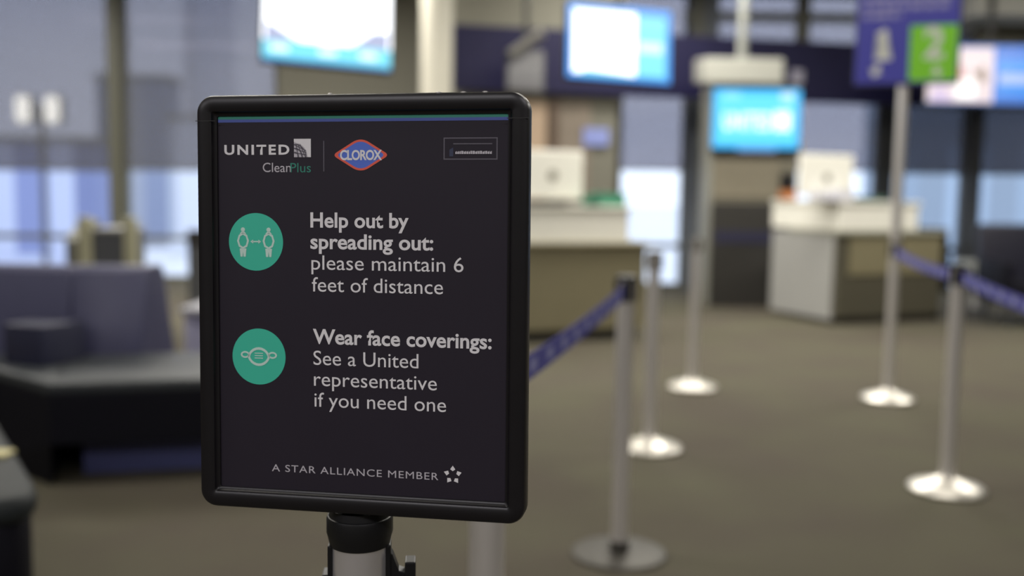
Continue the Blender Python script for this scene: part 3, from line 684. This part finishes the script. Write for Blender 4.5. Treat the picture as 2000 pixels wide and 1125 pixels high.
# ------------------------------------------------------------------ hanging screens
def hang_screen(label, centre, yaw, tilt, roll, w_, h_, build):
    t = thing('hanging_screen', label, 'screen', centre, 0, 'screens hanging from the ceiling')
    M = Matrix.Rotation(yaw, 4, 'Z') @ Matrix.Rotation(tilt, 4, 'X') @ Matrix.Rotation(roll, 4, 'Y')
    hs = MB().box(-w_ / 2 - .015, w_ / 2 + .015, 0, .07, -h_ / 2 - .015, h_ / 2 + .015, .008).build('housing', BLACK, t, M)
    def reg(u0_, u1_, v0, v1, m, nm, k=1, pts=None):   # fractions of the display, v measured from the top
        p = pts or [(u0_, v0), (u1_, v0), (u1_, v1), (u0_, v1)]
        return MB().flat([((u - .5) * w_, (.5 - v) * h_) for u, v in p], .0).build(nm, m, hs, Matrix.Translation((0, -.002 - .002 * k, 0)) @ Matrix.Rotation(R(90), 4, 'X'))
    build(reg)
    zt = CZ - centre.z
    MB().lathe([(.03, 0), (.03, zt)], 16, None, .0, .12).build('ceiling_pole', mat('pole_black', (.03, .03, .03), .4, noise=.1), t)
    MB().box(-.08, .08, .05, .15, -.08, .08, .01).build('bracket', MATS['pole_black'], t)
    return t
BL = glow('disp_blue', (.04, .34, 1.0), 1.15); CYAN = glow('disp_cyan', (.22, .80, 1.0), 1.15); WH = glow('disp_white', (.95, .97, 1), 2.2); LAV = glow('disp_lavender', (.55, .60, .85), .95)
def b1(reg):
    reg(0, 1, 0, 1, CYAN, 'display', 0); reg(.0, 1, 0, .76, WH, 'picture'); reg(0, .2, .66, .76, LAV, 'picture_corner', 2, [(.02, .55), (.10, .60), (.28, .76), (.02, .78)]); reg(0, 0, 0, 0, LAV, 'picture_corner', 2, [(.98, .55), (.86, .56), (.68, .76), (.98, .76)])
    for u in (.13, .5, .82): reg(u - .07, u + .07, .80, .90, glow('disp_pale', (.75, 1, 1), 1.3), 'icon', 2)
    reg(0, 1, .965, 1, glow('disp_blue_edge', (.06, .32, .85), .8), 'bottom_edge', 2)
def b2(reg):
    reg(0, 1, 0, 1, BL, 'display', 0); reg(.05, .66, .08, .93, WH, 'picture'); reg(.67, .95, .12, .93, CYAN, 'side_panel'); reg(.68, .92, .46, .60, glow('disp_pale2', (.75, .95, 1), 1.2), 'caption', 2)
    reg(.16, .22, .47, .56, LAV, 'picture_mark', 2); reg(.40, .50, .45, .52, LAV, 'picture_mark', 2); reg(.1, .6, .90, .935, CYAN, 'bottom_strip', 2, [(.08, .95), (.2, .88), (.62, .93), (.62, .95)])
def b4(reg):
    reg(0, 1, 0, 1, glow('disp_royal', (.03, .22, .85), .85), 'display', 0)
    reg(.0, .50, .04, .98, glow('disp_pinkwhite', (.86, .72, .74), 1.0), 'picture'); reg(.22, .36, .4, .7, glow('disp_pink', (.85, .28, .25), .8), 'picture_shape', 2, [(.20, .30), (.26, .35), (.29, .66), (.20, .66)])
    reg(.22, .37, .58, .92, glow('disp_white2', (1, .97, .93), 1.3), 'picture_shape', 2); reg(.46, .5, .4, .6, glow('disp_brown', (.30, .17, .09), .7), 'picture_shape', 3, [(.33, .42), (.39, .46), (.42, .32), (.45, .55), (.42, .68), (.38, .56)])
    reg(.04, .28, .62, .95, glow('disp_lilac', (.75, .6, .85), .9), 'picture_shape', 2, [(.02, .85), (.08, .70), (.15, .75), (.2, .96), (.05, .98)])
    reg(.53, 1, .24, .46, glow('disp_azure', (.01, .30, .95), .95), 'side_field'); reg(.54, .99, .48, .66, glow('disp_paleblue', (.45, .62, 1), .9), 'caption', 2); reg(.53, 1, .68, .84, MATS['disp_azure'], 'side_field')
hang_screen('leftmost hanging screen, white picture over a cyan strip, above the sign', at(641, 45, 8.0), R(18), R(-10), R(2.5), 1.0, .68, b1)
hang_screen('hanging screen with a white picture and a cyan side panel, right of the cream column', at(1210, 85, 9.0), R(12), R(-8), R(2), .955, .66, b2)
hang_screen('hanging screen showing a pink and white picture, partly behind the lane sign', at(1940, 146, 11.4), R(-8), R(-6), R(1), 1.42, .66, b4)
# switched off grey display in front of the fascia
def b5(reg): reg(0, 1, 0, 1, mat('glass_grey', (.05, .05, .06), .3, noise=.08), 'display', 0)
hang_screen('switched off dark grey screen in front of the navy fascia', at(1027, 138, 11.2), R(10), R(-6), R(1), .40, .44, b5)
tt = thing('glare_bar', 'pale slanted bar imitating glare above the switched off grey screen', 'glare bar', at(1030, 84, 11.0))  # pale bar added in place of glare along the screen's top edge
MB().lathe([(.0, -.22), (.05, -.22), (.06, .1), (.06, .19), (.05, .2), (0, .2)], 24, Matrix.Rotation(R(-12), 4, 'Y') @ Matrix.Rotation(R(68), 4, 'Y')).build('bar_body', mat('glare_pale', (.20, .195, .18), .4, noise=.04), tt, None, True)
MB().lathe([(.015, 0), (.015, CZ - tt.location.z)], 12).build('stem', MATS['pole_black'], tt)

# ------------------------------------------------------------------ seating on the left
t = thing('sectional_sofa', 'navy sectional sofa with high backs in front of the left windows', 'sofa', (-1.95, 4.3, 0))
o0 = Vector((-1.95, 4.3, 0))
Acor = at(95, 757, 4.12); Acor.z = 0
yR = R(14)
MRt = Matrix.Translation(Acor - o0) @ Matrix.Rotation(yR, 4, 'Z')
MAt = Matrix.Translation(Acor - o0)
SZ = .445
dR = Vector((math.cos(yR), math.sin(yR))); nR = Vector((-dR.y, dR.x)); qb = at(140, 600, 4.86); qb = Vector((qb.x - Acor.x, qb.y - Acor.y))
qr = dR * (qb.dot(dR)) + nR * .74
right = [(0, 0), tuple(dR * 1.75), tuple(dR * 1.75 + nR * .74), tuple(qr)]
left = [(0, 0), tuple(qr), (-1.9, qr.y + .12), (-1.9, .62), (-.62, .50)]
MB().prism(right, .17, SZ - .05, .01, MAt).build('seat_base', SOFAD, t)
MB().prism(right, SZ - .055, SZ, .018, MAt).build('seat_cushion', SEAT, t, None, True)
MB().prism(left, .0, SZ - .05, .01, MAt).build('seat_base', SOFAD, t)
MB().prism(left, SZ - .055, SZ, .018, MAt).build('seat_cushion', SEAT, t, None, True)
MB().box(.10, 1.70, .16, .68, 0, .18, .006).build('plinth', SOFAP, t, MRt)
YZ = Matrix(((0, 0, 1, 0), (1, 0, 0, 0), (0, 1, 0, 0), (0, 0, 0, 1)))
bp = [(.70, .0), (.70, SZ), (.77, .85), (.80, .875), (.90, .875), (.93, .85), (1.12, 0)]
fR = local(Matrix.Translation(Acor) @ Matrix.Rotation(yR, 4, 'Z'))
xs0 = qb.dot(dR); xs1 = fR(280, 600, .76)[0]
mb = MB().prism(bp, xs0 + .006, xs1, .012, YZ)
for v in mb.bm.verts:      # mitred outer end
    if v.co.x > xs1 - .05: v.co.x += (v.co.y - .72) * .42
mb.build('backrest', SOFA, t, MRt, True)
yL = R(-4)
MB().prism([(y_ - .74, z_) for y_, z_ in bp], -1.9, -.006, .012, YZ).build('backrest', SOFA, t, Matrix.Translation(Acor - o0 + Vector((qr.x, qr.y, 0))) @ Matrix.Rotation(yL, 4, 'Z'), True)
ab = at(88, 690, 4.62)
MB().box(-.115, .115, -.13, .14, SZ - .002, SZ + .19, .015).build('arm_box', mat('arm_navy', (.024, .026, .058), .42, noise=.1, scale=25), t, Matrix.Translation((ab.x - o0.x, ab.y - o0.y, 0)) @ Matrix.Rotation(R(-20), 4, 'Z'), True)
# rounded bench end, near left
def round_poly(pts, rads, n=8):
    o = []
    for i in range(len(pts)):
        p, c, q = Vector(pts[i - 1]), Vector(pts[i]), Vector(pts[(i + 1) % len(pts)]); a = c + (p - c).normalized() * rads[i]; b = c + (q - c).normalized() * rads[i]
        for k in range(n + 1):
            f_ = k / n; v = a * (1 - f_) ** 2 + c * 2 * f_ * (1 - f_) + b * f_ * f_; o.append((v.x, v.y))
    return o
bx, by = -1.95, 3.0
t = thing('lounge_seat', 'near dark rounded seat corner at the left edge of the picture', 'seat', (bx, by, 0))
def bench(inset): return [(x_ - bx, y_ - by) for x_, y_ in round_poly([(-1.19 - inset * 2, 2.52 + inset), (-1.95 - inset, 3.66 - inset), (-2.8 + inset, 3.66 - inset), (-2.8 + inset, 2.52 + inset)], [.26, .2, .15, .15])]
MB().prism(bench(.012), .09, SZ - .07, .02).build('seat_base', SOFAD, t, None, True)
MB().prism(bench(0), SZ - .075, SZ, .03).build('seat_pad', mat('bench_vinyl', (.020, .024, .026), .6, spec=.25, noise=.1, scale=20, bump=.05), t, None, True)
MB().prism(bench(.1), 0, .1).build('plinth', SOFAD, t)
yp = at(2, 905, 2.98)
o = MB().box(-.045, .03, -.035, .035, 0, .012, .004).build('paper_slip', mat('slip_yellow', (.55, .5, .25), .6, noise=.05)); o.location = (yp.x, yp.y, SZ); tag(o, 'small yellow slip lying on the near seat at the left edge', 'paper slip')
# cabinet with two cream uprights behind the sofa
cy = 8.4; t = thing('low_cabinet', 'grey cabinet between two cream uprights behind the sofa', 'cabinet', (xat(205, cy), cy, 0)); fc = local(Matrix.Translation((xat(205, cy), cy, 0)))
ztop_c = fc(200, 424, 0)[1]
for a, b in ((152, 176), (241, 264)): MB().box(fc(a, 470, 0)[0], fc(b, 470, 0)[0], 0, .07, 0, ztop_c, .01).build('upright', mat('upright_cream', (.36, .35, .24), .5, noise=.04), t)
MB().box(fc(176, 470, 0)[0], fc(241, 470, 0)[0], .05, .5, 0, fc(200, 452, 0)[1], .006).build('body', mat('cabinet_grey', (.085, .09, .105), .5, noise=.06), t)
MB().box(fc(176, 470, 0)[0], fc(241, 470, 0)[0], .02, .5, fc(200, 452, 0)[1], fc(200, 446, 0)[1]).build('top', GREYP, t)
MB().prism([(0, 0), (.5, 0), (.5, ztop_c - .04), (.2, ztop_c - .08), (0, ztop_c - .2)], fc(128, 470, 0)[0], fc(151, 470, 0)[0], 0, YZ).build('side_wing', mat('wing_olive', (.13, .13, .11), .5, noise=.06), t)
cy = 8.0; t = thing('waste_bin', 'dark grey bin beside the left edge of the black framed sign', 'bin', (xat(415, cy), cy + .2, 0)); zt_ = zat(452, cy, 370)
MB().box(-.21, .21, -.2, .2, .04, zt_ - .12, .02).build('body', mat('bin_grey', (.11, .115, .12), .5, noise=.06), t)
MB().prism([(-.2, 0), (.2, 0), (.2, .06), (-.12, .14), (-.2, .14)], -.21, .21, .004, Matrix.Translation((0, 0, zt_ - .13)) @ YZ).build('lid', DARKP, t)
MB().box(-.19, .19, -.18, .18, 0, .05).build('foot', DARKP, t)
t = thing('low_table', 'pale lavender low table between the sofa end and the black framed sign', 'table', (xat(345, 6.4) + .6, 6.75, 0))
MB().box(-.6, .6, -.35, .35, .455, .49, .008).build('tabletop', mat('table_white', (.36, .36, .40), .4, noise=.03), t)
for sx in (-1, 1): MB().box(sx * .55 - .03, sx * .55 + .03, -.3, .3, 0, .456).build('leg', mat('table_lav', (.40, .40, .56), .5, noise=.03), t)
MB().box(-.55, .55, -.28, -.25, .02, .44).build('front_panel', MATS['table_lav'], t)

# ------------------------------------------------------------------ far right: armchair and side table
cy = 10.3; t = thing('armchair', 'black armchair by the window at the right edge', 'chair', (xat(2000, cy), cy - .2, 0))
wz = zat(436, cy, 1980)
MB().box(-.36, .36, -.32, .32, .24, .46, .04, None, 3).build('seat', SOFAD, t, None, True)
MB().box(-.36, .36, -.02, .14, .4, wz, .04, Matrix.Translation((0, .2, 0)) @ Matrix.Rotation(R(-8), 4, 'X') , 3).build('backrest', mat('chair_navy', (.012, .012, .024), .5, noise=.1), t, None, True)
for s in (-1, 1): MB().box(s * .36 - .05, s * .36 + .05, -.32, .3, .24, .66, .03, None, 3).build('armrest', SOFAD, t, None, True)
for sx in (-1, 1):
    for sy in (-1, 1): MB().lathe([(.018, 0), (.022, .26)], 12, None, sx * .3, sy * .26).build('leg', MULLD, t)
cy = 11.3; zt_ = zat(512, cy, 1910); t = thing('side_table', 'small pale side table between the corner counter and the black armchair', 'table', (xat(1932, cy), cy + .2, 0))
MB().box(-.15, .15, -.2, .2, zt_ - .1, zt_, .008).build('tabletop', mat('table_pale', (.36, .37, .33), .45, noise=.03), t)
MB().lathe([(.03, .02), (.03, zt_ - .1)], 16).build('leg', STEEL, t)
MB().lathe([(.16, 0), (.16, .015), (.03, .025)], 24).build('foot', STEELD, t)
